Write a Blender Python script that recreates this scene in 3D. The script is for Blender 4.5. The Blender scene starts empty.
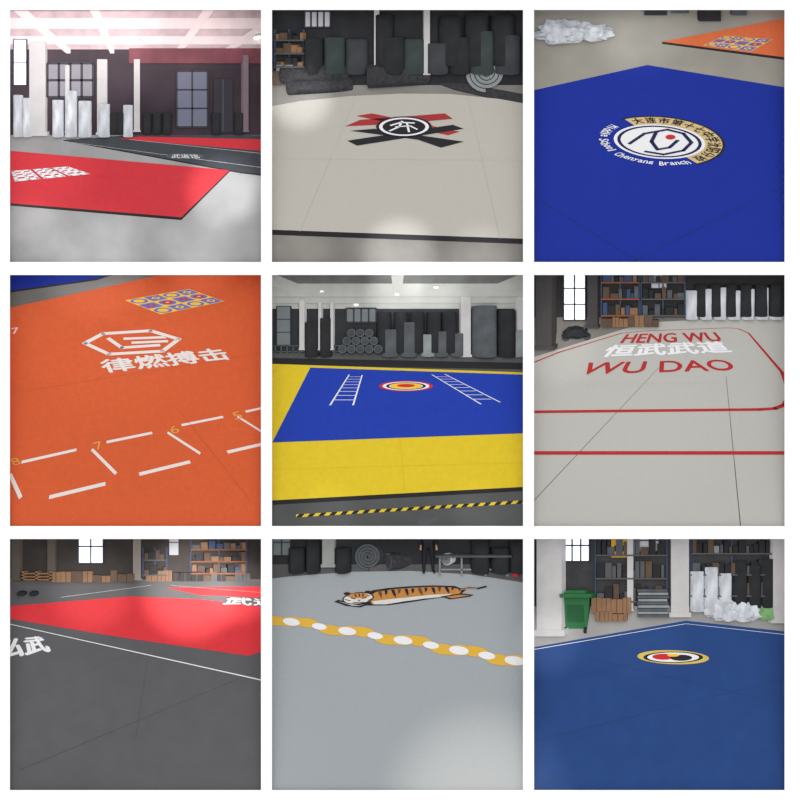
import bpy, bmesh, math, random
from mathutils import Vector, noise
random.seed(4)
S=bpy.context.scene
S.view_settings.view_transform='Standard'
# ------------------------------------------------------------------ materials
_m={}
def lin(c):
    c=c/255.0
    return c/12.92 if c<=0.04045 else ((c+0.055)/1.055)**2.4
def M(name,rgb=None,rough=.5,spec=.22,n=.06,scale=8,emit=0,bump=0,metal=0,stretch=None):
    if name in _m: return _m[name]
    m=bpy.data.materials.new(name); m.use_nodes=True
    nt=m.node_tree; b=nt.nodes['Principled BSDF']
    c=[lin(x) for x in rgb]
    tc=nt.nodes.new('ShaderNodeTexCoord'); no=nt.nodes.new('ShaderNodeTexNoise')
    mp=nt.nodes.new('ShaderNodeMapping')
    if stretch: mp.inputs['Scale'].default_value=stretch
    nt.links.new(tc.outputs['Object'],mp.inputs[0]); nt.links.new(mp.outputs[0],no.inputs['Vector'])
    no.inputs['Scale'].default_value=scale; no.inputs['Detail'].default_value=5
    mr=nt.nodes.new('ShaderNodeMapRange'); mr.inputs[1].default_value=.3; mr.inputs[2].default_value=.7
    nt.links.new(no.outputs['Fac'],mr.inputs[0])
    mx=nt.nodes.new('ShaderNodeMix'); mx.data_type='RGBA'
    mx.inputs[6].default_value=(*[x*(1-n) for x in c],1); mx.inputs[7].default_value=(*[min(1,x*(1+n)) for x in c],1)
    nt.links.new(mr.outputs[0],mx.inputs[0]); nt.links.new(mx.outputs[2],b.inputs['Base Color'])
    b.inputs['Roughness'].default_value=rough; b.inputs['Specular IOR Level'].default_value=spec
    b.inputs['Metallic'].default_value=metal
    if emit:
        b.inputs['Emission Color'].default_value=(*c,1); b.inputs['Emission Strength'].default_value=emit
    if bump:
        bp=nt.nodes.new('ShaderNodeBump'); bp.inputs['Strength'].default_value=bump; bp.inputs['Distance'].default_value=.02
        nt.links.new(no.outputs['Fac'],bp.inputs['Height']); nt.links.new(bp.outputs[0],b.inputs['Normal'])
    _m[name]=m; return m
WHITE=M('frame_white',(255,255,255),n=0,spec=0)
PW=M('print_white',(228,228,231),n=.02)
PK=M('print_black',(26,26,32),n=.05)
PR=M('print_red',(196,32,40),n=.03)
PY=M('print_yellow',(236,188,44),n=.03)
DARK=M('foam_dark',(32,33,37),n=.25,scale=10)
MID=M('foam_grey',(80,84,88),n=.2,scale=10)
LIT=M('foam_light',(135,140,142),n=.15,scale=10)
HOLE=M('roll_core_shadow',(14,14,16))
WRAP=M('white_plastic_wrap',(192,196,202),n=.3,scale=14,bump=.7,rough=.3,spec=.5,stretch=(1,1,.4))
COL=M('painted_column',(192,189,189),n=.06)
CARD=M('cardboard',(134,100,72),n=.15)
STEEL=M('rack_steel',(56,72,104)); ORG=M('rack_orange',(140,80,44)); GRS=M('rack_grey',(84,84,86)); BRN=M('crate_brown',(88,70,56),n=.2)
WIN=M('window_daylight',(222,230,245),emit=.9)
LAMP=M('lamp_emit',(255,250,240),emit=4)
FRM=M('window_frame_dark',(50,50,58))
# ------------------------------------------------------------------ panel mapping
class Panel:
    def __init__(s,u0,u1,v0,v1,vh,f=230.,h=1.6,Dm=.26):
        s.u0,s.u1,s.v0,s.v1,s.vh,s.f,s.h,s.Dm=u0,u1,v0,v1,vh,f,h,Dm
        s.cx=(u0+u1)/2; s.y0=f*h/(v1+6-vh)
    def yf(s,v,t=0): return s.f*(s.h-t)/(v-s.vh)
    def fl(s,u,v,t=0):
        y=s.yf(v,t); return Vector(((u-s.cx)*y/s.f,y,-s.h+t))
    def at(s,u,v,y): return Vector(((u-s.cx)*y/s.f,y,(s.vh-v)*y/s.f))
    def W(s,p,ya=None,lay=0):
        u=s.cx+s.f*p[0]/p[1]; v=s.vh-s.f*p[2]/p[1]
        if ya is None: d=.04+s.Dm*(1-s.y0/p[1])
        else: d=.04+s.Dm*(1-s.y0/ya)+.5*(p[1]-ya)*s.f/ya/100-.012
        return Vector(((u-400)/100,d-lay*.0012,(400-v)/100))
class B:
    def __init__(s,P,name):
        s.P=P;s.name=name;s.v=[];s.f=[];s.mi=[];s.mats=[]
    def add(s,vs,fs,mat,ya=None,lay=0):
        if not isinstance(mat,list): mat=[mat]*len(fs)
        o=len(s.v); s.v+= [s.P.W(p,ya,lay) for p in vs]
        for f,m in zip(fs,mat):
            if m not in s.mats: s.mats.append(m)
            s.f.append([i+o for i in f]); s.mi.append(s.mats.index(m))
        return s
    def mark(s,pts,mat,t=.04,lay=2):
        return s.add([s.P.fl(u,v,t) for u,v in pts],[list(range(len(pts)))],mat,None,lay)
    def line(s,p,q,w,mat,t=.04,lay=2):
        a=s.P.fl(*p,t);b=s.P.fl(*q,t);d=(b-a).normalized();n=Vector((-d.y,d.x,0))*w/2
        e=d*w*.35
        return s.add([a-n-e,b-n+e,b+n+e,a+n-e],[[0,1,2,3]],mat,None,lay)
    def pl(s,pts,w,mat,t=.04,lay=2,close=False):
        pp=pts+[pts[0]] if close else pts
        for a,b in zip(pp,pp[1:]): s.line(a,b,w,mat,t,lay)
        return s
    def stroke(s,pts,wp,mat,lay=3,ky=.5,close=False):
        pp=pts+[pts[0]] if close else pts
        for (x0,y0),(x1,y1) in zip(pp,pp[1:]):
            dx,dy=x1-x0,(y1-y0)/ky;L=math.hypot(dx,dy) or 1;nx,ny=-dy/L*wp/2,dx/L*wp/2*ky;ex,ey=dx/L*wp*.35,dy/L*wp*.35*ky
            s.mark([(x0+nx-ex,y0+ny-ey),(x1+nx+ex,y1+ny+ey),(x1-nx+ex,y1-ny+ey),(x0-nx-ex,y0-ny-ey)],mat,lay=lay)
        return s
    def ell(s,c,rx,ry,mat,t=.04,lay=2,rot=0,n=40,a0=0,a1=360):
        pts=[]
        full=abs(a1-a0)>=360
        for i in range(n if full else n+1):
            a=math.radians(a0+(a1-a0)*i/n); x=rx*math.cos(a);y=ry*math.sin(a);r=math.radians(rot)
            pts.append((c[0]+x*math.cos(r)-y*math.sin(r),c[1]+x*math.sin(r)+y*math.cos(r)))
        if not full: pts.append(c)
        return s.mark(pts,mat,t,lay)
    def arc(s,c,rx,ry,k,mat,a0,a1,t=.04,lay=2,rot=0,n=24):
        vs=[];r=math.radians(rot)
        for i in range(n+1):
            a=math.radians(a0+(a1-a0)*i/n)
            for q in (1,k):
                x=rx*q*math.cos(a);y=ry*q*math.sin(a)
                vs.append(s.P.fl(c[0]+x*math.cos(r)-y*math.sin(r),c[1]+x*math.sin(r)+y*math.cos(r),t))
        fs=[[2*i,2*i+1,2*i+3,2*i+2] for i in range(n)]
        return s.add(vs,fs,mat,None,lay)
    def slab(s,pts,mat,edge,t=.04,lay=1):
        top=[s.P.fl(u,v,t) for u,v in pts]; bot=[Vector((p.x,p.y,-s.P.h)) for p in top]
        n=len(pts)
        s.add(top,[list(range(n))],mat,None,lay)
        return s.add(top+bot,[[i,(i+1)%n,n+(i+1)%n,n+i] for i in range(n)],edge,None,lay)
    def text(s,body,quad,mat,t=.04,lay=3,bold=0):
        c=bpy.data.curves.new('t','FONT'); c.body=body; c.resolution_u=4
        ob=bpy.data.objects.new('t',c); S.collection.objects.link(ob)
        bpy.context.view_layer.update()
        me=bpy.data.meshes.new_from_object(ob.evaluated_get(bpy.context.evaluated_depsgraph_get()))
        vs=[v.co.copy() for v in me.vertices]; fs=[list(p.vertices) for p in me.polygons]
        bpy.data.objects.remove(ob); bpy.data.curves.remove(c); bpy.data.meshes.remove(me)
        if not vs: return s
        x0=min(v.x for v in vs);x1=max(v.x for v in vs);y0=min(v.y for v in vs);y1=max(v.y for v in vs)
        H=hom(quad)
        offs=[(0,0)] if not bold else [(0,0),(bold,0),(-bold,0),(0,bold*.4),(0,-bold*.4)]
        for k,(ox,oy) in enumerate(offs):
            o=[]
            for v in vs:
                a=(v.x-x0)/(x1-x0); b=1-(v.y-y0)/(y1-y0)
                u_,v_=H(a,b); o.append(s.P.fl(u_+ox,v_+oy,t))
            s.add(o,fs,mat,None,lay+k*.1)
        return s
    def qpoly(s,quad,pts,mat,t=.04,lay=3):
        H=hom(quad); return s.mark([H(a,b) for a,b in pts],mat,t,lay)
    def box(s,x0,x1,y0,y1,z0,z1,mat,ya='c'):
        if ya=='c': ya=(y0+y1)/2
        vs=[(x,y,z) for x in(x0,x1) for y in(y0,y1) for z in(z0,z1)]
        fs=[[0,1,3,2],[4,6,7,5],[0,4,5,1],[2,3,7,6],[0,2,6,4],[1,5,7,3]]
        return s.add(vs,fs,mat,ya)
    def pb(s,u0,u1,vb,vt,mat,dm=.4,y=None,ya='c'):
        P=s.P
        if y is None: y=P.yf(vb)
        a=P.at(u0,vb,y);b=P.at(u1,vt,y)
        return s.box(a.x,b.x,y,y+dm,a.z,b.z,mat,ya)
    def tube(s,p,q,r,mat,caps=None,n=28,ya=None,r2=None,rings=True):
        p=Vector(p);q=Vector(q);d=q-p;L=d.length;d.normalize()
        up=Vector((0,0,1)) if abs(d.z)<.9 else Vector((0,1,0))
        e1=d.cross(up).normalized();e2=d.cross(e1)
        r2=r2 or r; caps=caps or [MID,DARK]
        ch=min(.03,r*.12,L*.2)
        prof=[(0,r-ch),(ch,r),(L*.33,r),(L*.66,r2),(L-ch,r2),(L,r2-ch)]
        ks=[.78,.62,.45,.3,.16] if rings else [.6,.2]
        full=[(0,(r-ch)*k) for k in reversed(ks)]+prof+[(L,(r2-ch)*k) for k in ks]
        vs=[];fs=[];ms=[]
        for a,b in full:
            for i in range(n):
                t=2*math.pi*i/n; vs.append(p+d*a+(e1*math.cos(t)+e2*math.sin(t))*b)
        m=len(full)
        nk=len(ks)
        for j in range(m-1):
            if j<nk: mt=caps[j%2]
            elif j>=nk+5: mt=caps[(j-nk)%2]
            else: mt=mat
            for i in range(n):
                fs.append([j*n+i,j*n+(i+1)%n,(j+1)*n+(i+1)%n,(j+1)*n+i]);ms.append(mt)
        fs.append(list(range(n)));ms.append(HOLE if rings else caps[0])
        fs.append([(m-1)*n+i for i in range(n)]);ms.append(HOLE if rings else caps[0])
        return s.add(vs,fs,ms,ya if ya else (p.y+q.y)/2)
    def vroll(s,uc,w,vb,vt,mat,caps=None,y=None,r2=None,rings=True):
        P=s.P
        if y is None:y=P.yf(vb)
        a=P.at(uc,vb,y);b=P.at(uc,vt,y);r=w/2*y/P.f
        return s.tube(a,b,r,mat,caps,ya=y,r2=(r*r2 if r2 else None),rings=rings)
    def hroll(s,u0,u1,vc,rp,mat,caps=None,y=8,dy=.6,dv=0):
        P=s.P;r=rp*y/P.f
        a=P.at(u0,vc,y);b=P.at(u1,vc+dv,y);b.y+=dy
        return s.tube(a,b,r,mat,caps,ya=y)
    def spiral(s,uc,vc,rp,mat,y,length=.9,turns=5,skew=.3,edge=None,squash=1):
        P=s.P;c=P.at(uc,vc,y);R=rp*y/P.f;n=turns*28;th=R/turns*.7
        vs=[];fs=[]
        for i in range(n+1):
            a=-math.pi/2+2*math.pi*turns*(i/n-1); r=R*(.14+.86*i/n)
            for rr in (r,r-th):
                for k in (0,1):
                    vs.append((c.x+rr*math.cos(a)+k*skew*length,y+k*length*.8,c.z+rr*math.sin(a)*squash))
        for i in range(n):
            o=4*i
            fs+=[[o,o+4,o+5,o+1],[o+2,o+3,o+7,o+6],[o,o+2,o+6,o+4],[o+1,o+5,o+7,o+3]]
        return s.add(vs,fs,[mat,DARK,edge or MID,mat]*n,y)
    def blob(s,uc,vb,wp,hp,mat,y=None,seed=0,amp=.25,dm=.5):
        P=s.P
        if y is None:y=P.yf(vb)
        bm=bmesh.new(); bmesh.ops.create_icosphere(bm,subdivisions=4,radius=1)
        a=P.at(uc,vb,y);sx=wp/2*y/P.f;sz=hp*y/P.f
        vs=[]
        for v in bm.verts:
            d=v.co.normalized();k=1+amp*noise.noise(d*2.2+Vector((seed,0,0)))*1.4+amp*.5*noise.noise(d*6+Vector((seed,3,0)))
            q=d*k; z=(q.z*.5+.42); z=max(0,z)
            vs.append((a.x+q.x*sx,y+q.y*dm*sx,a.z+z*sz))
        fs=[[v.index for v in f.verts] for f in bm.faces];bm.free()
        return s.add(vs,fs,mat,y)
    def done(s,smooth=35,flat=False):
        P=s.P
        me=bpy.data.meshes.new(s.name)
        me.from_pydata([tuple(v) for v in s.v],[],s.f)
        for m in s.mats: me.materials.append(m)
        me.polygons.foreach_set('material_index',s.mi)
        bm=bmesh.new();bm.from_mesh(me)
        e=5
        for co,no in (((P.u0-e-400)/100,(-1,0,0)),((P.u1+e-400)/100,(1,0,0))):
            bmesh.ops.bisect_plane(bm,geom=bm.verts[:]+bm.edges[:]+bm.faces[:],plane_co=(co,0,0),plane_no=no,clear_outer=True)
        for co,no in (((400-P.v0+e)/100,(0,0,1)),((400-P.v1-e)/100,(0,0,-1))):
            bmesh.ops.bisect_plane(bm,geom=bm.verts[:]+bm.edges[:]+bm.faces[:],plane_co=(0,0,co),plane_no=no,clear_outer=True)
        if not bm.verts:
            print('EMPTY',s.name); bm.free(); return None
        bm.to_mesh(me);bm.free()
        xs=[v.co for v in me.vertices]
        lo=Vector([min(v[i] for v in xs) for i in range(3)]);hi=Vector([max(v[i] for v in xs) for i in range(3)])
        c=(lo+hi)/2
        for v in me.vertices: v.co-=c
        if not flat:
            me.polygons.foreach_set('use_smooth',[True]*len(me.polygons))
            me.set_sharp_from_angle(angle=math.radians(smooth))
        me.update()
        o=bpy.data.objects.new(s.name,me);o.location=c;S.collection.objects.link(o);return o
def hom(q):
    (x0,y0),(x1,y1),(x2,y2),(x3,y3)=q
    dx1=x1-x2;dx2=x3-x2;dx3=x0-x1+x2-x3;dy1=y1-y2;dy2=y3-y2;dy3=y0-y1+y2-y3
    D=dx1*dy2-dx2*dy1
    g=(dx3*dy2-dx2*dy3)/D;h=(dx1*dy3-dx3*dy1)/D
    a=x1-x0+g*x1;b=x3-x0+h*x3;d=y1-y0+g*y1;e=y3-y0+h*y3
    return lambda u,v:((a*u+b*v+x0)/(g*u+h*v+1),(d*u+e*v+y0)/(g*u+h*v+1))
def floor(P,mat,vfar):
    B(P,'floor').mark([(P.u0-20,P.v1+10),(P.u1+20,P.v1+10),(P.u1+20,vfar),(P.u0-20,vfar)],mat,0,0).done(flat=True)
def wall(P,mat,vb,vt=None,name='wall_back',u0=None,u1=None):
    y=P.yf(vb);vt=P.v0-20 if vt is None else vt
    u0=P.u0-20 if u0 is None else u0; u1=P.u1+20 if u1 is None else u1
    B(P,name).add([P.at(u0,vb,y),P.at(u1,vb,y),P.at(u1,vt,y),P.at(u0,vt,y)],[[0,1,2,3]],mat).done(flat=True)
    return y
def ceiling(P,mat,vt,yw,beam=None,ys=(),xs=()):
    z=(P.vh-vt)*yw/P.f; yn=P.f*z/(P.vh-P.v0+12)
    X=yw*1.2
    B(P,'ceiling').add([(-X,yn,z),(X,yn,z),(X,yw,z),(-X,yw,z)],[[0,1,2,3]],mat).done(flat=True)
    for y in ys:
        B(P,'ceiling_beam').box(-X,X,y,y+.25,z-.35,z+.02,beam,ya=None).done(flat=True)
    for x in xs:
        B(P,'ceiling_beam').box(x-.12,x+.12,yn,yw,z-.25,z+.02,beam,ya=None).done(flat=True)
    return z
def window(P,u0,u1,vt,vb,y,pane=None,nx=2,nz=2,name='window_1'):
    b=B(P,name);pane=pane or WIN
    b.pb(u0,u1,vb,vt,pane,.05,y=y-.1)
    w=(u1-u0);fw=max(.8,w*.05)
    for i in range(nx+1):
        u=u0+(w)*i/nx; b.pb(u-fw/2,u+fw/2,vb,vt,FRM,.1,y=y-.3)
    for i in range(nz+1):
        v=vt+(vb-vt)*i/nz; b.pb(u0,u1,v+fw/2,v-fw/2,FRM,.1,y=y-.3)
    b.done(flat=True)
def column(P,u0,u1,vb,vt,mat=None,y=None,cap=False):
    b=B(P,'support_column');mat=mat or COL
    w=u1-u0
    b.pb(u0,u1,vb,vt,mat,.3,y=y)
    b.pb(u0-w*.12,u1+w*.12,vb,vb-max(1.5,w*.25),mat,.36,y=y)
    if cap:
        b.pb(u0-w*.5,u1+w*.5,vt+w*.35,vt,mat,.36,y=y)
        b.pb(u0-w*.25,u1+w*.25,vt+w*.7,vt+w*.35,mat,.36,y=y)
    b.done(flat=True)
def rack(P,u0,u1,vb,vt,y,n=3,name='storage_rack',pal=None,shelf=None):
    b=B(P,name);pal=pal or [CARD,STEEL,ORG,LIT,DARK];shelf=shelf or ORG
    for u in (u0,(u0+u1)/2,u1): b.pb(u-.7,u+.7,vb,vt,STEEL,.06,y=y)
    for i in range(n):
        v=vb-(vb-vt)*(i+.15)/n; b.pb(u0,u1,v+.8,v-.6,shelf,.6,y=y)
        u=u0+1.5
        while u<u1-3:
            w=random.uniform(2.5,8);hh=random.uniform(.3,.75)*(vb-vt)/n
            b.pb(u,min(u+w,u1-1),v-.6,v-.6-hh,random.choice(pal),.4,y=y+.05);u+=w+random.uniform(.2,1.5)
    b.done(flat=True)
def cartons(P,u0,u1,vb,hmin,hmax,name='cardboard_box_stack',pal=None,wr=(6,12),y=None):
    b=B(P,name);pal=pal or [CARD];u=u0
    while u<u1-2:
        w=min(random.uniform(*wr),u1-u);hh=random.uniform(hmin,hmax);m=random.choice(pal)
        b.pb(u,u+w-.4,vb,vb-hh,m,.4,y=y)
        b.pb(u+w*.42,u+w*.5,vb-.3,vb-hh-.15,BRN,.42,y=(y or P.yf(vb))-.02)
        u+=w
    b.done(flat=True)
def ceillamp(P,u,v,r,y):
    b=B(P,'ceiling_lamp')
    p=P.at(u,v,y);rr=r*y/P.f
    b.tube(p,p+Vector((0,0,rr*1.1)),rr*1.1,COL,[LAMP,LAMP],ya=y,r2=rr*.4,rings=False)
    b.tube(p-Vector((0,0,rr*.3)),p,rr*1.0,LAMP,[LAMP,LAMP],ya=y,rings=False)
    b.done()
def spot(u,v,r,k,col=(1,1,1),off=(0,0),blend=1.0,name='added_highlight_spot'):
    l=bpy.data.lights.new(name,'SPOT');D=9  # lamps added in front of the frame to brighten patches, not hall fittings
    src=Vector(((u-400+off[0])/100,-D,(400-v+off[1])/100));tgt=Vector(((u-400)/100,.2,(400-v)/100))
    d=tgt-src;l.energy=k*4*math.pi**2*d.length**2;l.color=col
    l.spot_size=2*math.atan(r/100/d.length);l.spot_blend=blend;l.shadow_soft_size=.05
    o=bpy.data.objects.new(name,l);o.location=src;o.rotation_euler=d.to_track_quat('-Z','Y').to_euler();S.collection.objects.link(o)
BLKE=M('mat_edge_black',(24,24,28))
PP=M('print_periwinkle',(104,108,178))
def badge(b,q,nx=4,ny=3):
    # yellow rectangular badge filled with blue / red / yellow roundels
    H=hom(q);b.qpoly(q,[(0,0),(1,0),(1,1),(0,1)],PY,lay=3)
    for i in range(nx):
        for j in range(ny):
            cx_,cy_=(i+.5)/nx,(j+.5)/ny;rx,ry=.45/nx,.44/ny
            def ring(k,n=20,ph=0): return [H(cx_+rx*k*math.cos(ph+t*2*math.pi/n),cy_+ry*k*math.sin(ph+t*2*math.pi/n)) for t in range(n)]
            if (i+j)%2: b.mark([H(cx_+a*rx*.98,cy_+c_*ry*.98) for a,c_ in ((-1,-1),(1,-1),(1,1),(-1,1))],PP,lay=4)
            else: b.mark(ring(1),PP,lay=4)
            b.mark(ring(.62,4 if (i+j)%2 else 20),(PY,PR,PY,PR)[(i*2+j)%4],lay=5)
            b.mark(ring(.25,8),PP if (i+j)%2 else PY,lay=6)
# ================================================================== frame
fr=bpy.data.meshes.new('white_display_frame');vs=[];fs=[]
def wbox(u0,u1,v0,v1,y0,y1):
    o=len(vs)
    for u in(u0,u1):
        for y in(y0,y1):
            for v in(v0,v1): vs.append(((u-400)/100,y,(400-v)/100))
    for f in [[0,1,3,2],[4,6,7,5],[0,4,5,1],[2,3,7,6],[0,2,6,4],[1,5,7,3]]: fs.append([i+o for i in f])
cu=[(-60,10),(261,272),(523,534),(784.5,860)];cv=[(-60,10),(262,275),(526,539),(790,860)]
for a,b in cu: wbox(a,b,-60,860,-.01,0)
for a,b in cv:
    for (p,q),(r_,s_) in zip(cu,cu[1:]): wbox(q,r_,a,b,-.0099,-.0001)
for x in (3,266.5,528.5,792): wbox(x-.4,x+.4,0,800,0,.6)  # unseen dividers added behind the gutters to block light between boxes
for x in (3,268.5,532.5,797): wbox(0,800,x-.4,x+.4,0,.6)
wbox(0,800,0,800,.6,.63)
fr.from_pydata(vs,[],fs);fr.materials.append(WHITE)
bm=bmesh.new();bm.from_mesh(fr);bmesh.ops.recalc_face_normals(bm,faces=bm.faces);bm.to_mesh(fr);bm.free()
S.collection.objects.link(bpy.data.objects.new('white_display_frame',fr))
# ================================================================== A  red / black mat hall
P=Panel(10,261,10,262,108)
floor(P,M('floorA',(150,149,150),rough=.3,spec=.4,n=.3,scale=1.3),133)
yw=wall(P,M('wallA',(50,36,46),n=.35,scale=3),134)
B(P,'wall_painted_red_glow').pb(128,262,62,47,M('wallA_red_glow',(112,56,66),n=.3,scale=4),.05,y=yw-.2).done(flat=True)  # red glow on the upper wall, painted as a tinted strip
BEAM=M('beamA',(226,208,208));
z=ceiling(P,M('ceilA',(190,168,171),n=.15),48,yw,BEAM,ys=(7.5,9.3,11.6),xs=(-4.2,-1.5,2.6,5.5))
window(P,12,25,38,84,yw,nx=1,nz=2,name='window_1')
window(P,46,92,62,96,yw,M('window_dim',(128,126,134),emit=.3),nx=4,nz=2,name='window_2')
window(P,176,207,70,126,yw,M('window_dusk',(96,98,114),emit=.25),nx=2,nz=3,name='window_3')
b=B(P,'door_1');b.pb(213,232,131,78,M('doorA',(46,42,52)),.1,y=yw-.2);b.pb(222,222.8,131,78,MID,.12,y=yw-.25);b.done(flat=True)
column(P,28,44,135,40,cap=True);column(P,96,106,134,58,cap=True);column(P,133,139,131,58,y=yw-1);column(P,243,248,131,54,y=yw-1,mat=M('colA2',(120,100,110)))
column(P,64,68,132,64,y=yw-.6)
for u,w,vt in ((17,9,94),(26,9,97),(57,11,99),(70,12,90),(84,13,100),(103,12,103),(127,10,104)):
    b=B(P,'wrapped_foam_roll');b.vroll(u,w,136,vt,WRAP,[LIT,MID]);b.done()
for u in (113,120,146,156,166,215,238):
    B(P,'dark_foam_roll').vroll(u,9,133,112,DARK).done()
ceillamp(P,139,41,3.2,9);ceillamp(P,257,36,3.2,9)
RED=M('mat_red',(196,44,54),n=.04,scale=20);BLK=M('mat_charcoal',(58,62,68),n=.1,scale=10)
b=B(P,'martial_arts_mat')
b.slab([(62,139),(136,133.5),(300,134.5),(300,178),(240,171)],BLK,BLKE)
b.mark([(118,137.8),(140,135.5),(290,139),(290,151),(262,150)],RED)
b.line((128,138.5),(270,153.5),.05,PW,lay=3).line((60,140),(270,168),.03,PW)
b.ell((184,155.3),19,2.9,MID,lay=3).text('武道馆',[(172,153.4),(196,153.6),(200,157.6),(170,157.2)],PW,lay=4)
b.done(flat=True)
b=B(P,'martial_arts_mat')
b.slab([(-40,149.5),(10,150),(229,169.5),(181,217),(-60,197)],RED,BLKE)
b.line((-20,168),(215,184),.008,M('seam_red',(168,38,46)))
q=[(10,170),(66,165.5),(92,174),(14,182)]
for x0,x1 in ((0,.31),(.35,.65),(.69,1)):
    for k in range(4): b.qpoly(q,[(x0,k*.25+.04),(x1,k*.25+.04),(x1,k*.25+.19),(x0,k*.25+.19)],PW)
    b.qpoly(q,[(x0,.04),(x0+.05,.04),(x0+.05,.94),(x0,.94)],PW);b.qpoly(q,[(x1-.05,.04),(x1,.04),(x1,.94),(x1-.05,.94)],PW)
    b.qpoly(q,[((x0+x1)/2-.025,.04),((x0+x1)/2+.025,.04),((x0+x1)/2+.04,.94),((x0+x1)/2-.01,.94)],PW)
b.done(flat=True)
spot(20,165,90,.25,(1,.95,.95));spot(222,190,45,1.0,(1,1,1));spot(60,15,120,.8,(1,.9,.91));spot(160,25,90,.45,(1,.88,.9));spot(95,262,70,.25);spot(200,252,50,.3);spot(28,230,40,.3)
# ================================================================== B  grey mat with crossed emblem
P=Panel(272,523,10,262,30)
floor(P,M('floorB',(122,118,112),rough=.3,spec=.5,n=.25,scale=2),84)
yw=wall(P,M('wallB',(30,31,34),n=.4,scale=5),84)
window(P,304,330,10,26,yw,M('window_dimB',(190,190,196)),nx=4,nz=1)
rack(P,274,303,68,28,yw-.3,n=3,pal=[DARK,BRN,CARD],shelf=GRS)
RG2=M('roll_green',(52,62,61),n=.2)
for i,(u,w,vt) in enumerate(((314,20,38),(335,21,36),(357,22,38),(393,26,36),(414,22,38),(437,23,42),(459,22,36),(481,24,30),(506,25,34))):
    B(P,'dark_foam_roll').vroll(u,w,72,vt,(DARK,RG2,M('foam_charcoal',(56,58,62),n=.2))[i%3],[LIT,MID],y=6.8).done()
for u,w,vt in ((384,20,14),(450,24,16),(476,24,12),(502,24,14)):
    B(P,'dark_foam_roll').vroll(u,w,64,vt,DARK,[MID,DARK],y=7.2).done()
column(P,374,379,74,8,y=6.5);column(P,424,430,74,8,y=6.4)
b=B(P,'carton_pile');b.pb(272,300,84,70,BRN,.4,y=6.3);b.pb(276,292,70,64,LIT,.4,y=6.3);b.done(flat=True)
CAR=M('roll_carpet',(48,48,52),n=.4,scale=30,bump=.4)
for (u0,u1,vc,r) in ((288,351,85,9),(282,347,73,10.5),(367,429,75,12)):
    b=B(P,'foam_mat_roll');b.hroll(u0,u1,vc,r,CAR,[LIT,HOLE],y=5.4,dy=.25,dv=-1);b.done()
b=B(P,'unrolled_foam_roll');b.spiral(486,72,21,CAR,5.3,length=1.1,turns=4,skew=.3,squash=.92,edge=LIT)
b.slab([(430,79),(470,83),(524,93),(540,103),(512,101),(455,88)],CAR,DARK,t=.03);b.done()
GR=M('mat_beige_grey',(180,176,168),n=.03,scale=60)
b=B(P,'martial_arts_mat')
b.slab([(250,109),(300,100),(350,95),(400,92.5),(450,92.8),(500,98),(550,107),(550,239.5),(272,229.5),(250,229)],GR,BLKE)
sm=M('seam_beige',(168,164,156))
b.line((250,158),(550,160),.005,sm).line((356,96),(300,231),.005,sm).line((468,96),(500,238),.005,sm)
PM=M('print_maroon',(158,44,44))
b.mark([(356,115),(372,112.5),(460,131),(448,134.5)],PM,lay=3).mark([(345,125.5),(360,119),(445,112.5),(453,118),(400,123)],PM,lay=3)
b.mark([(347,140),(357,145),(464,128),(453,124)],PK,lay=4).mark([(350,130),(374,128),(464,141),(441,147),(418,139)],PK,lay=4)
b.ell((404,126),28,10.4,PK,lay=6).ell((404,126),25,9.2,PW,lay=7).ell((404,126),21.5,7.8,PK,lay=8)
# white fist / calligraphy figure inside the dark badge
b.stroke([(391,124.5),(401,121.6),(414,122.2)],2.6,PW,lay=9,ky=.45).stroke([(402,120.5),(399,126),(390,130)],2.4,PW,lay=9,ky=.45).stroke([(396,126),(410,125),(417,128.5)],2.2,PW,lay=9,ky=.45).stroke([(407,122.5),(409,131)],2.2,PW,lay=9,ky=.45)
b.done(flat=True)
spot(400,254,45,.7);spot(300,96,40,.7);spot(480,258,40,.3)
# ================================================================== C  blue mat
P=Panel(534,784,10,262,-45)
floor(P,M('floorC',(142,138,128),rough=.3,spec=.5,n=.14,scale=2),5)
b=B(P,'white_plastic_bag');b.blob(560,41,46,22,WRAP,seed=3,amp=.5);b.blob(590,39,36,17,WRAP,seed=7,amp=.5);b.done(60)
b=B(P,'foam_offcuts');b.pb(645,668,14,6,DARK,.3);b.pb(700,722,20,8,DARK,.3);b.pb(672,690,12,6,MID,.2);b.pb(733,748,14,6,MID,.2);b.done(flat=True)
ORM=M('mat_orange',(212,104,58),n=.05,scale=20)
b=B(P,'martial_arts_mat');b.slab([(663,40.5),(800,14),(800,58)],ORM,BLKE)
badge(b,[(726,34.5),(774,38),(752,50.5),(704,44)],4,3)
b.done(flat=True)
BL=M('mat_blue',(16,42,146),n=.05,scale=25,spec=.15)
b=B(P,'martial_arts_mat')
b.slab([(500,97),(648,64),(820,92),(820,300),(500,300)],BL,BLKE)
sb=M('seam_blue',(14,32,118))
b.line((500,175),(640,262),.005,sb).line((596,280),(800,178),.005,sb)
CR=M('print_cream',(206,180,128));NV=M('print_navy',(18,24,70))
c=(660,141)
b.arc(c,66,25.5,.68,CR,-125,52,rot=4,lay=3,n=40);b.arc(c,66,25.5,.96,PK,-127,54,rot=4,lay=5,n=40)
b.ell(c,46,17.2,PW,lay=6,rot=4).arc(c,42.5,15.8,.92,NV,0,360,lay=7,rot=4,n=40)
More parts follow.
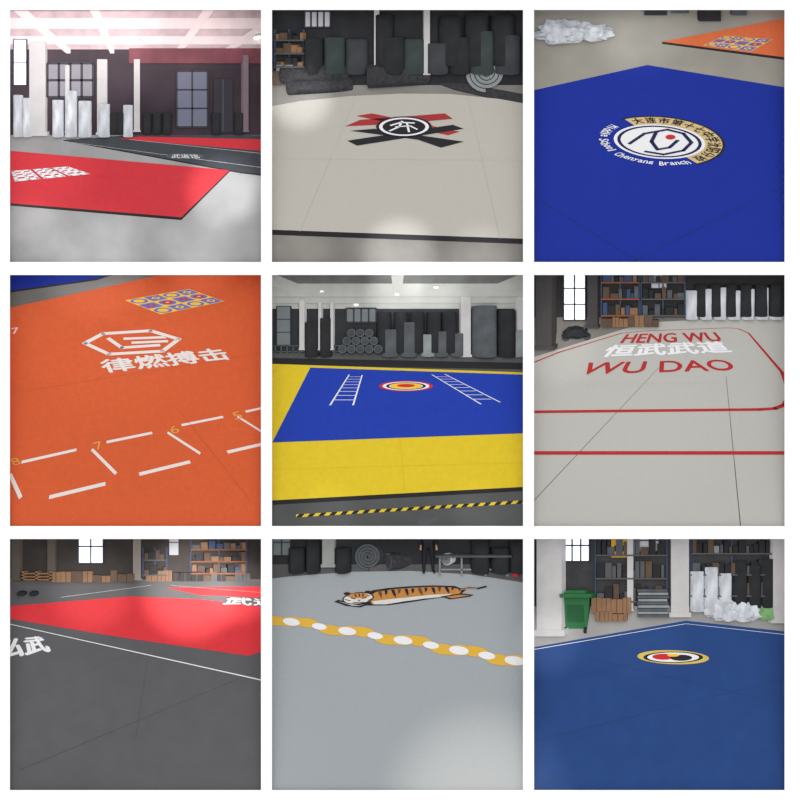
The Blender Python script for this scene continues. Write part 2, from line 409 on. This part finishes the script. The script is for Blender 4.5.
def ringtext(b,txt,a0,a1,rx,ry,size,mat,rot,lay,flip=False):
    n=len(txt)
    for i,ch in enumerate(txt):
        if ch==' ':continue
        a=math.radians(a0+(a1-a0)*(i+.5)/n);r=math.radians(rot)
        def pt(dr,dt):
            aa=a+dt; x=(rx+dr)*math.cos(aa);y=(rx+dr)*math.sin(aa)*ry/rx
            return (c[0]+x*math.cos(r)-y*math.sin(r),c[1]+x*math.sin(r)+y*math.cos(r))
        w=abs(math.radians(a1-a0))/n*(.14 if ch in 'il' else .4)
        sz=size*(.7 if ch in 'ceoanrgy' else 1)
        if not flip: q=[pt(sz,-w),pt(sz,w),pt(-sz,w),pt(-sz,-w)]
        else: q=[pt(-sz,w),pt(-sz,-w),pt(sz,-w),pt(sz,w)]
        b.text(ch,q,mat,lay=lay,bold=.25)
ringtext(b,'大连市第十七中学沈阳分校',-122,48,55.5,21.4,7,PK,4,8)
ringtext(b,'Middle School Chenyang Branch',216,56,56,22,4.8,PW,4,8,flip=True)
b.stroke([(630,143),(645,133),(668,129),(684,133),(692,142),(684,150),(664,154),(646,151)],4,NV,lay=9,ky=.4)
b.stroke([(657,131),(652,141),(658,149),(670,147),(678,140)],4,NV,lay=9.5,ky=.4).ell((671,136.5),5,2.4,PR,lay=10)
b.done(flat=True)
spot(640,25,60,.2);spot(600,120,130,.02)
# ================================================================== D  orange mat
P=Panel(10,261,275,526,212)
floor(P,M('floorD',(88,84,80),rough=.3,spec=.5,n=.15,scale=2),262)
b=B(P,'martial_arts_mat');b.slab([(-20,262),(120,270),(96,278),(10,290),(-20,294)],BL,BLKE);b.done(flat=True)
ORD=M('mat_deep_orange',(204,86,40),n=.05,scale=22)
b=B(P,'martial_arts_mat');b.slab([(-40,318),(10,307),(98,288),(180,270),(300,262),(300,560),(-40,560)],ORD,BLKE)
badge(b,[(124,300),(188,288.5),(224,301),(160,314)],4,3)
PWO=M('print_white_warm',(222,214,210),n=.02)
b.stroke([(84,343),(102,333.5),(150,330.5),(178,339),(162,351),(108,354)],5,PWO,close=True,ky=.55)
b.stroke([(108,338.5),(121,347.5),(158,345)],4.6,PWO,ky=.55).stroke([(164,337),(124,338.5)],4.2,PWO,ky=.55).stroke([(132,342.5),(166,341)],4.2,PWO,ky=.55)
b.text('律燃搏击',[(98,360),(220,347.5),(231,359),(104,373)],PWO,bold=.9)
for a_,b_ in (((22,462),(75,450)),((107,442),(151,433)),((182,425),(222,417)),((246,411.5),(285,403)),((-10,470),(6,466)),
              ((10,475),(20,497)),((92,450),(115,473)),((168,433),(199,453)),((238,417),(270,437)),
              ((50,497),(104,484)),((140,474),(189,462)),((228,452),(280,440))):
    b.line(a_,b_,.018,PWO)
for ch,x,y in (('7',92,443),('6',168,427),('5',231,413),('8',9,459)):
    b.text(ch,[(x,y),(x+8,y-2),(x+12,y+5),(x+4,y+7)],M('print_tan',(214,150,70)))
so=M('seam_orange',(186,76,34))
b.line((-20,398),(280,350),.005,so).line((180,412),(250,500),.004,so)
b.text('7',[(10,328),(17,327),(19,333),(11,334)],PWO)
b.done(flat=True)
spot(110,320,120,.08)
# ================================================================== E  yellow / blue mat
P=Panel(272,523,275,526,325)
floor(P,M('floorE',(54,56,56),rough=.3,spec=.5,n=.25,scale=3),352)
yw=wall(P,M('wallE',(38,40,42),n=.3,scale=5),353)
z=ceiling(P,M('ceilE',(100,102,99),n=.2,scale=5),304,yw,M('beamE',(176,177,172)),ys=(6.6,8.6,11.5),xs=(-6,-3,0,3,6))
window(P,346,376,308,322,yw,M('window_dim2',(104,110,112),emit=.15),nx=4,nz=1);window(P,276,290,306,345,yw,M('window_dim2',(120,128,130)),nx=1,nz=3,name='window_2')
b=B(P,'foam_roll_stack')
for r in range(3):
    for i in range(5-r):
        p=P.at(342+i*9+r*4.5,349-r*8,10);b.tube(p,p+Vector((0,1,0)),.19,MID,[MID,DARK],ya=10.4)
b.done()
for u,w,vt,m_ in ((312,14,322,DARK),(326,12,318,DARK),(390,17,329,MID),(409,17,322,MID),(428,14,334,LIT),(441,15,331,MID),(457,13,333,MID),(484,24,306,MID),(506,18,310,DARK),(519,14,330,LIT)):
    B(P,'dark_foam_roll').vroll(u,w,356,vt,m_,[LIT,MID]).done()
for u in (384,401,417,434,449): B(P,'dark_foam_roll').vroll(u,15,352,312,DARK,[MID,DARK],y=12).done()
b=B(P,'warehouse_lattice_rail');
for v in (346,352): b.pb(272,345,v,v-1,MID,.05,y=11)
for i in range(12): b.pb(274+i*6,275+i*6,354,345,MID,.05,y=11)
b.done(flat=True)
column(P,461,471,357,290,cap=True);column(P,299,304,350,300,y=12);column(P,518,526,357,285);column(P,330,333,350,302,y=12);column(P,318,321,350,302,y=12.5)
ceillamp(P,397,294,3,10);ceillamp(P,436,287,2.6,9);ceillamp(P,356,304,2,12);ceillamp(P,322,291,2,9)
B(P,'black_edge_mat').slab([(260,357.5),(540,363),(540,368),(260,363)],BLKE,BLKE,t=.06).done(flat=True)
YE=M('mat_yellow',(214,186,28),n=.04,scale=20);BE=M('mat_royal_blue',(24,56,162),n=.05,scale=20,spec=.15)
b=B(P,'martial_arts_mat')
b.slab([(250,363),(545,373),(560,485),(272,500.5),(245,502)],YE,BLKE)
b.mark([(310,367.5),(523,374.5),(560,376),(560,432),(272,442.5)],BE,lay=3)
for q0,q1,r0,r1,n in (((349,374.5),(330,405),(362,375),(353,405),9),((432,374.5),(481,404),(445,374),(500,402),9)):
    b.line(q0,q1,.035,PW,lay=4).line(r0,r1,.035,PW,lay=4)
    ya,yb=P.yf(q0[1]),P.yf(q1[1])
    for i in range(1,n):
        y_=ya+(yb-ya)*i/n; v=P.vh+P.f*P.h/y_; k=(v-q0[1])/(q1[1]-q0[1])
        b.line((q0[0]+(q1[0]-q0[0])*k,v),(r0[0]+(r1[0]-r0[0])*k,v),.03,PW,lay=4)
c=(406,386)
b.ell(c,27,5.2,PR,lay=5).ell(c,23.5,4.4,PW,lay=6).ell(c,16,3,PY,lay=7).ell((406,385.5),9,1.6,PR,lay=8).arc(c,20,3.7,.85,PK,0,360,lay=7,n=36)
se=M('seam_yel',(198,170,22));
b.line((250,470),(560,462),.005,se).line((400,440),(405,492),.005,se)
b.line((286,412),(530,407),.004,sb,lay=4)
b.done(flat=True)
b=B(P,'hazard_floor_tape')
for i in range(22):
    u=296+i*11; f0=lambda u:514.5-(u-296)*.062
    b.mark([(u,f0(u)+3),(u+11,f0(u+11)+3),(u+11,f0(u+11)),(u,f0(u))],YE,0,1)
    b.mark([(u,f0(u)+3),(u+5.5,f0(u+5)+3),(u+8.5,f0(u+8)),(u+3,f0(u+3))],BLKE,0,2)
b.done(flat=True)
b=B(P,'floor_tag');b.mark([(420,519),(437,517),(434,524),(417,526)],MID,0,1);b.done(flat=True)
spot(400,410,140,.03);spot(396,292,35,.6);spot(436,286,35,.6);spot(330,515,40,.12);spot(478,510,35,.12)
# ================================================================== F  white mat with red frame
P=Panel(534,784,275,526,285)
floor(P,M('floorF',(108,102,96),rough=.3,spec=.5,n=.2,scale=2),316)
yw=wall(P,M('wallF',(34,32,34),n=.3,scale=5),317)
window(P,564,586,272,320,8.8,nx=2,nz=3);window(P,652,668,270,288,yw,M('window_dimB',(190,190,196)),nx=2,nz=1,name='window_2')
column(P,536,552,350,268,mat=M('colF',(64,60,60)),cap=False);column(P,588,598,328,268,mat=M('colF',(64,60,60)))
rack(P,602,640,318,268,yw-1,n=3,pal=[CARD,STEEL,BRN,DARK,MID,ORG],shelf=ORG);rack(P,642,686,318,268,yw-1,n=3,pal=[DARK,BRN,DARK,MID],shelf=GRS)
cartons(P,602,660,327,6,12,y=8.6,pal=[BRN,CARD])
b=B(P,'office_chair');b.vroll(628,9,318,315,PK,y=8.3,rings=False);b.vroll(628,2,327,317,DARK,y=8.3,rings=False);b.pb(624,632,314,304,PK,.1,y=8.6);b.done()
b=B(P,'motor_scooter');b.blob(576,338,26,12,DARK,y=7.5,seed=2);b.tube(P.at(566,337,7.3),P.at(567,337,7.4),.12,DARK,ya=7.3);b.tube(P.at(587,336,7.3),P.at(588,336,7.4),.12,DARK,ya=7.3);b.tube(P.at(584,330,7.3),P.at(588,320,7.3),.03,MID,ya=7.3);b.done()
for i in range(7):
    u=693+i*14; B(P,'wrapped_foam_roll').vroll(u,12.5,319,290-(i%3)*1.5,WRAP,[DARK,DARK],r2=1.04).done()
for i in range(6):
    u=702+i*15; B(P,'dark_foam_roll').vroll(u,13,316,284,DARK,[MID,DARK],y=9.8).done()
WM=M('mat_offwhite',(178,176,170),n=.03,scale=60)
b=B(P,'martial_arts_mat')
b.slab([(500,371),(534,357),(646,322),(800,315.5),(820,600),(500,600)],WM,BLKE)
RL=M('print_line_red',(172,34,36))
b.pl([(520,368),(560,352),(622,333),(650,330.5),(730,327.5),(740,328.5),(750,333),(783,372),(789,388),(789,398),(785,405),(776,408.5),(760,409.5),(520,412)],.06,RL,lay=3)
b.line((520,453),(800,453),.045,RL,lay=3)
b.text('HENG WU',[(628,334),(716,332),(724,341),(621,343)],RL,bold=.5)
b.text('恒武武道',[(612,345),(722,341),(734,352),(600,357)],PW,bold=1.0)
b.text('WU DAO',[(590,362.5),(728,359.5),(738,370),(576,374.5)],RL,bold=.5)
sf=M('seam_dark',(84,82,78))
b.line((662,365),(530,505),.006,sf).line((727,376),(742,540),.006,sf).line((560,384),(790,383),.003,sm)
b.done(flat=True)
spot(560,345,50,.15);spot(620,420,130,.04)
# ================================================================== G  charcoal mat, red field
P=Panel(10,261,539,790,556)
floor(P,M('floorG',(96,90,86),rough=.3,n=.15,scale=2),579)
yw=wall(P,M('wallG',(46,40,37),n=.3,scale=5),580)
window(P,77,102,530,564,yw);window(P,168,178,530,556,yw,M('window_dimB',(190,190,196)),nx=1,name='window_2')
column(P,46,54,581,530,mat=M('colG',(86,78,72)));column(P,132,140,581,530,mat=M('colG2',(134,126,120)));column(P,10,18,581,530,mat=M('colG',(110,100,94)),y=11)
rack(P,190,246,576,540,yw-1,n=3,pal=[BRN,STEEL,CARD,MID,DARK]);rack(P,142,166,578,548,yw-1,n=2,pal=[BRN,DARK],shelf=GRS)
cartons(P,50,134,583,6,13,pal=[CARD,BRN]);cartons(P,145,250,582,5,12,pal=[CARD,BRN,MID,DARK])
b=B(P,'wooden_pallet')
for i in range(3): b.pb(20,50,581-i*3,579.7-i*3,CARD,.6,y=12)
for i in range(3): b.pb(20+i*14,22+i*14,581,572,CARD,.6,y=12)
b.done(flat=True)
GM=M('mat_graphite',(80,80,83),n=.06,scale=5,rough=.45,spec=.3)
b=B(P,'martial_arts_mat')
b.slab([(-20,586),(60,583),(300,582),(300,830),(-20,830)],GM,BLKE)
RG=M('mat_bright_red',(208,44,52),n=.04,scale=20)
b.mark([(-20,609),(130,597),(200,600),(300,612),(300,640),(248,656.5),(120,638),(0,618)],RG,lay=3)
b.mark([(165,588.5),(262,587),(300,590),(300,600),(200,596)],RG,lay=3)
b.line((-20,618.5),(285,686),.03,PW,lay=4)
b.line((60,598),(150,586),.05,PW,lay=4).line((170,586),(270,594),.04,PW,lay=4)
b.text('武道',[(228,598),(275,600),(280,607),(222,605)],PW,lay=5,bold=.6)
b.text('弘武',[(0,640),(40,637),(50,652),(-12,663)],PW,bold=1.2)
sg=M('seam_graphite',(60,60,64))
b.line((20,770),(280,662),.005,sg).line((150,640),(135,740),.003,sg).line((-20,720),(160,640),.003,sg)
b.done(flat=True)
b=B(P,'shoe_pair');
for u in(21,33): b.blob(u,596,8,5,DARK,seed=u,dm=1.6,amp=.1)
b.done(60)
spot(190,590,60,1.4,(1,.93,.88));spot(235,592,40,.8,(1,.93,.88));spot(90,592,50,.4,(1,.92,.86));spot(200,770,150,.04);spot(30,690,110,.05)
# ================================================================== H  light grey mat, chain
P=Panel(272,523,539,790,523)
floor(P,M('floorH',(80,80,80),rough=.3,n=.15,scale=2),564)
yw=wall(P,M('wallH',(30,32,34),n=.3,scale=5),565)
window(P,272,290,530,556,yw,M('window_dim2',(120,128,130)),nx=2)
column(P,322,334,568,530,mat=M('colH',(150,152,150)))
for i,(u,w) in enumerate(((297,16),(313,14),(343,16),(480,18),(500,18),(517,16))):
    B(P,'dark_foam_roll').vroll(u,w,573,548-(i%2)*8,DARK,[MID,DARK]).done()
b=B(P,'foam_mat_roll');b.spiral(368,557,14,CAR,7.6,length=1.3,turns=4,skew=.8,edge=MID);b.done()
b=B(P,'foam_mat_roll');b.hroll(388,420,562,9,CAR,y=7.4);b.done()
b=B(P,'steel_trestle_table')
for u in(440,462,486,508): b.pb(u-.8,u+.8,577,556,LIT,.05,y=7.2)
b.pb(436,512,558,556,MID,.7,y=7.2);b.pb(440,508,571,569.5,LIT,.05,y=7.2);b.done(flat=True)
b=B(P,'wrapped_foam_roll');b.hroll(446,462,560,6,WRAP,[LIT,MID],y=7);b.done()
b=B(P,'fire_extinguisher');b.vroll(516,5,577,566,PR,[PR,PR],y=7,rings=False);b.vroll(516,2,566,563.5,PK,[PK,PK],y=7,rings=False);b.pb(514,519,564,563,PK,.05,y=7);b.tube(P.at(518,564,7),P.at(520,572,7),.015,PK,ya=7);b.done()
def person(P,u,vb):
    J={'pel':(0,0,.95,.16),'wst':(0,0,1.1,.14),'ch':(0,0,1.32,.17),'nk':(0,0,1.5,.06),'hd':(0,-.02,1.6,.09),'tp':(0,0,1.72,.085),
    'hl':(-.1,0,.88,.1),'kl':(-.12,-.03,.5,.065),'al':(-.13,0,.09,.045),'tl':(-.15,-.17,.04,.04),
    'hr':(.1,0,.88,.1),'kr':(.14,.0,.5,.065),'ar':(.17,.05,.09,.045),'tr':(.2,-.11,.04,.04),
    'sl':(-.2,0,1.4,.07),'el':(-.26,.02,1.12,.045),'wl':(-.24,-.1,.9,.03),'pl':(-.24,-.13,.83,.033),
    'sr':(.2,0,1.4,.07),'er':(.26,.02,1.12,.045),'wr':(.25,-.1,.9,.03),'pr':(.25,-.13,.83,.033)}
    E=[('pel','wst'),('wst','ch'),('ch','nk'),('nk','hd'),('hd','tp'),('pel','hl'),('hl','kl'),('kl','al'),('al','tl'),('pel','hr'),('hr','kr'),('kr','ar'),('ar','tr'),
    ('ch','sl'),('sl','el'),('el','wl'),('wl','pl'),('ch','sr'),('sr','er'),('er','wr'),('wr','pr')]
    for s_ in 'lr':
        w=J['p'+s_]
        for i in range(4):
            k='f%s%d'%(s_,i);J[k]=(w[0]+(i-1.5)*.02,w[1]-.02,w[2]-.09+abs(i-1.5)*.01,.009);E.append(('p'+s_,k))
        J['t'+s_+'h']=(w[0]+(.05 if s_=='l' else -.05),w[1]-.02,w[2]-.02,.01);E.append(('w'+s_,'t'+s_+'h'))
    ks=list(J);me=bpy.data.meshes.new('x');me.from_pydata([J[k][:3] for k in ks],[(ks.index(a),ks.index(b)) for a,b in E],[])
    o=bpy.data.objects.new('x',me);S.collection.objects.link(o)
    md=o.modifiers.new('s','SKIN')
    for i,k in enumerate(ks): me.skin_vertices[0].data[i].radius=(J[k][3],)*2
    me.skin_vertices[0].data[0].use_root=True
    ss=o.modifiers.new('ss','SUBSURF');ss.levels=1
    bpy.context.view_layer.update()
    m2=bpy.data.meshes.new_from_object(o.evaluated_get(bpy.context.evaluated_depsgraph_get()))
    base=P.fl(u,vb)
    vs=[v.co+base for v in m2.vertices];fs=[list(p.vertices) for p in m2.polygons]
    TR=M('trousers_black',(24,25,32));SH=M('jacket_navy',(34,38,52));SK=M('skin',(190,140,115));SO=M('shoes_dark',(40,36,36))
    ms=[]
    for p in m2.polygons:
        z=p.center.z
        ms.append(SO if z<.09 else TR if (z<.98 and abs(p.center.x)<.215) else SK if (z<.9 or z>1.5) else SH)
    bpy.data.objects.remove(o)
    b=B(P,'standing_worker');b.add(vs,fs,ms,base.y);b.done(80)
person(P,428,574)
LG=M('mat_light_grey',(154,159,163),n=.03,scale=60)
b=B(P,'martial_arts_mat')
b.slab([(240,583),(290,577),(350,572.5),(410,571.5),(470,575),(523,583),(560,590),(560,830),(240,830)],LG,BLKE)
YC=M('print_chain_yellow',(216,170,56),n=.03)
ch=lambda u:617.5+(u-262)*.165+(0 if u<420 else (u-420)*.02)
PER=56
for i in range(6):
    u=291+i*PER; g=1+i*.05
    top=[];bot=[]
    for k in range(21):
        x=u-PER/2+k*PER/20; ph=math.pi*2*(k/20)
        w_=(3.1-1.5*math.cos(ph))*g
        cy=ch(x)+1.6*g*math.sin(ph)
        top.append((x,cy-w_));bot.append((x,cy+w_))
    b.mark(top+bot[::-1],YC,lay=3)
    b.ell((u-PER/4-2,ch(u-PER/4)+1.4*g),12*g,4.6*g,YC,lay=4,rot=8);b.ell((u+PER/4+2,ch(u+PER/4)-1.2*g),12*g,4.6*g,YC,lay=4.5,rot=8)
    b.ell((u,ch(u)+.2),8.6*g,3.7*g,PW,lay=6,rot=8)
    b.ell((u+PER/2,ch(u+PER/2)+.2),7.4*g,3.2*g,PW,lay=6,rot=8)
# prowling tiger emblem : round head at left, striped orange back, white belly, legs, curling tail
OR=M('print_tiger_orange',(186,126,62));TB=M('print_tiger_white',(208,206,200))
BR=M('print_tiger_brown',(96,64,40))
body=[(368,598),(376,592.5),(392,590),(412,588.5),(434,587.5),(452,588),(462,590.5),(460,594),(450,597),(438,598),(424,599),(404,602),(386,605),(372,605)]
b.mark([(352,601),(366,606.2),(388,606),(410,603),(432,599.5),(458,596.5),(466,591),(455,586.6),(432,586),(408,587),(388,588.6),(372,591)],PK,lay=3)
b.mark(body,OR,lay=4)
b.mark([(372,602),(388,600),(408,598),(430,595.5),(452,594.5),(448,597),(424,599.3),(404,602),(386,605),(374,605)],TB,lay=5)
# head
b.ell((358,599),16,6,PK,lay=6,rot=-6).ell((358,599),14.5,5.1,TB,lay=7,rot=-6).mark([(346,597),(352,594.2),(364,593.6),(371,596.5),(364,598.5),(353,599)],OR,lay=8)
b.ell((347,594.3),3.4,1.5,PK,lay=8).ell((368,592.8),3.4,1.5,PK,lay=8)
b.stroke([(351,598.6),(355,599.4)],1.5,PK,lay=9,ky=.5).stroke([(362,599),(366,598)],1.5,PK,lay=9,ky=.5).mark([(357,600.5),(361,600.3),(359,602)],PR,lay=9)
b.stroke([(355,595),(356,597.4)],1.3,PK,lay=9,ky=.5).stroke([(359,594.4),(359.4,597)],1.3,PK,lay=9,ky=.5).stroke([(363,594.4),(362.6,596.8)],1.3,PK,lay=9,ky=.5).stroke([(345,600),(350,601.4)],1.2,PK,lay=9,ky=.5).stroke([(368,601),(372,599.4)],1.2,PK,lay=9,ky=.5).stroke([(353,603.4),(364,603)],1.3,PK,lay=9,ky=.5)
# forepaw stretched left and hind leg
b.mark([(334,602.4),(338,600.4),(350,603.8),(366,606),(360,608),(346,606.6)],PK,lay=5).mark([(338,602),(350,604.8),(362,606.4),(352,606.2)],TB,lay=6)
b.mark([(440,597),(462,594),(474,595.6),(470,597.4),(450,600)],PK,lay=5).mark([(446,597.4),(460,595.4),(470,596),(452,598.8)],OR,lay=6)
# tail
b.stroke([(460,590.5),(470,588.4),(478,589.2),(486,587.2)],3,PK,lay=6,ky=.5).stroke([(461,590.4),(470,588.6),(477,589.2)],1.5,OR,lay=7,ky=.5)
for i in range(12):
    u=379+i*6.7;v0_=591.6-i*.36;ln=(7.5,5,8,4.5)[i%4]*(1-i*.02);sk=(2.5,-1,3.5,0)[(i*3)%4]
    b.mark([(u-1.4,v0_-.6),(u+1.8,v0_-.7),(u+1.6+sk*.5,v0_+ln*.5),(u+sk,v0_+ln),(u-.6+sk*.3,v0_+ln*.5)],PK if i%3 else BR,lay=8)
b.done(flat=True)
spot(480,800,110,.5,(1,.9,.76),name='sunlight_patch_lamp')
# ================================================================== I  blue mat
P=Panel(534,784,539,790,578)
floor(P,M('floorI',(146,144,142),rough=.3,spec=.5,n=.16,scale=2),606)
yw=wall(P,M('wallI',(52,52,54),n=.35,scale=5),607)
window(P,564,590,530,562,yw,nx=3,nz=2);window(P,640,660,530,552,yw,M('window_dimB',(190,190,196)),nx=2,name='window_2')
rack(P,596,668,606,536,yw-.5,n=3,pal=[DARK,MID,BRN,GRS,DARK],shelf=GRS);rack(P,692,774,600,536,yw-.5,n=3,pal=[DARK,MID,BRN,LIT,DARK],shelf=GRS)
column(P,537,562,637,530);column(P,672,690,618,530);column(P,775,792,624,530);column(P,628,634,612,530,y=11)
b=B(P,'yellow_sign');b.pb(612,628,558,540,M('sign_y',(210,160,40)),.05,y=10);b.pb(615,625,552,546,DARK,.05,y=9.9);b.done(flat=True)
GN=M('bin_green_plastic',(38,106,60),n=.08)
b=B(P,'green_wheelie_bin')
y=P.yf(633)
def frust(b,P,u0,u1,vb,vt,k,mat,dm,y):
    a=P.at(u0,vb,y);c_=P.at(u1,vt,y);w=(c_.x-a.x);i=w*k
    vs=[(a.x+i,y+i,a.z),(c_.x-i,y+i,a.z),(c_.x-i,y+dm-i,a.z),(a.x+i,y+dm-i,a.z),(a.x,y,c_.z),(c_.x,y,c_.z),(c_.x,y+dm,c_.z),(a.x,y+dm,c_.z)]
    b.add(vs,[[0,1,5,4],[1,2,6,5],[2,3,7,6],[3,0,4,7],[0,3,2,1],[4,5,6,7]],mat,y)
frust(b,P,562,590,632,597,.12,GN,.6,y);b.pb(560,592,598,594.5,GN,.7,y=y-.05);b.pb(566,586,594.5,591,GN,.4,y=y+.1)
for u in(566,586): b.tube(P.at(u-1,631,y-.02),P.at(u+1.5,631,y-.02),.09,PK,ya=y-.1)
b.pb(568,584,622,606,M('bin_green_dark',(26,84,46)),.02,y=y-.03);b.done()
cartons(P,592,632,614,9,20,y=8.7);cartons(P,596,628,622,6,12,y=8)
b=B(P,'foam_sheet_stack')
for i in range(9): b.pb(638+(i%2),670-(i%3),618-i*3.2,615.6-i*3.2,LIT if i%2 else MID,.6,y=8.6)
b.done(flat=True)
for u,w,vt in ((698,14,572),(712,14,568),(726,13,574)): B(P,'wrapped_foam_roll').vroll(u,w,612,vt,WRAP,[LIT,MID]).done()
for u,vt in ((741,562),(755,566),(768,560)): B(P,'dark_foam_roll').vroll(u,14,608,vt,DARK,[MID,DARK]).done()
b=B(P,'white_plastic_bag');b.blob(724,621,30,22,WRAP,seed=11,amp=.4);b.blob(746,622,28,20,WRAP,seed=15,amp=.4);b.done(60)
b=B(P,'green_plastic_bag');b.blob(768,621,20,16,M('bag_green',(120,165,110),n=.2,bump=.5,scale=14),seed=5,amp=.4);b.done(60)
BM=M('mat_steel_blue',(22,62,122),n=.07,scale=5)
b=B(P,'martial_arts_mat')
b.slab([(500,654),(534,648),(687,621.5),(784,632),(820,636),(820,830),(500,830)],BM,BLKE)
b.line((500,656),(687,624.5),.05,PW,lay=3).line((687,624.5),(820,639),.05,PW,lay=3)
c=(674,658)
b.ell(c,36,7,M('print_gold',(206,180,84)),lay=4,rot=2).ell(c,30,5.6,PK,lay=5).ell(c,26,4.8,PW,lay=6).ell((664,657.5),11,3,PR,lay=7).ell((682,658.5),11,3,PK,lay=7).ell((674,656),6,1.4,PY,lay=8)
si=M('seam_i',(16,44,90))
b.line((520,690),(760,636),.005,si).line((560,652),(800,708),.005,si).line((520,745),(800,676),.004,si)
b.done(flat=True)
spot(550,642,40,.3);spot(640,630,60,.08)
# ================================================================== light
w=bpy.data.worlds.new('World');S.world=w;w.use_nodes=True;nt=w.node_tree
bg=nt.nodes['Background'];tc=nt.nodes.new('ShaderNodeTexCoord');sp=nt.nodes.new('ShaderNodeSeparateXYZ')
nt.links.new(tc.outputs['Generated'],sp.inputs[0])
m1=nt.nodes.new('ShaderNodeMath');m1.operation='MULTIPLY_ADD';m1.inputs[1].default_value=-.9;m1.inputs[2].default_value=.44
nt.links.new(sp.outputs['Y'],m1.inputs[0])
m2=nt.nodes.new('ShaderNodeMath');m2.operation='MULTIPLY_ADD';m2.inputs[1].default_value=.35
nt.links.new(sp.outputs['Z'],m2.inputs[0]);nt.links.new(m1.outputs[0],m2.inputs[2])
nt.links.new(m2.outputs[0],bg.inputs['Strength'])
bg.inputs['Color'].default_value=(1,1,1,1)
cam=bpy.data.cameras.new('camera');co=bpy.data.objects.new('camera',cam);S.collection.objects.link(co)
cam.lens=300;cam.sensor_width=36;cam.clip_end=200
co.location=(0,-8*300/36,0);co.rotation_euler=(math.pi/2,0,0);S.camera=co
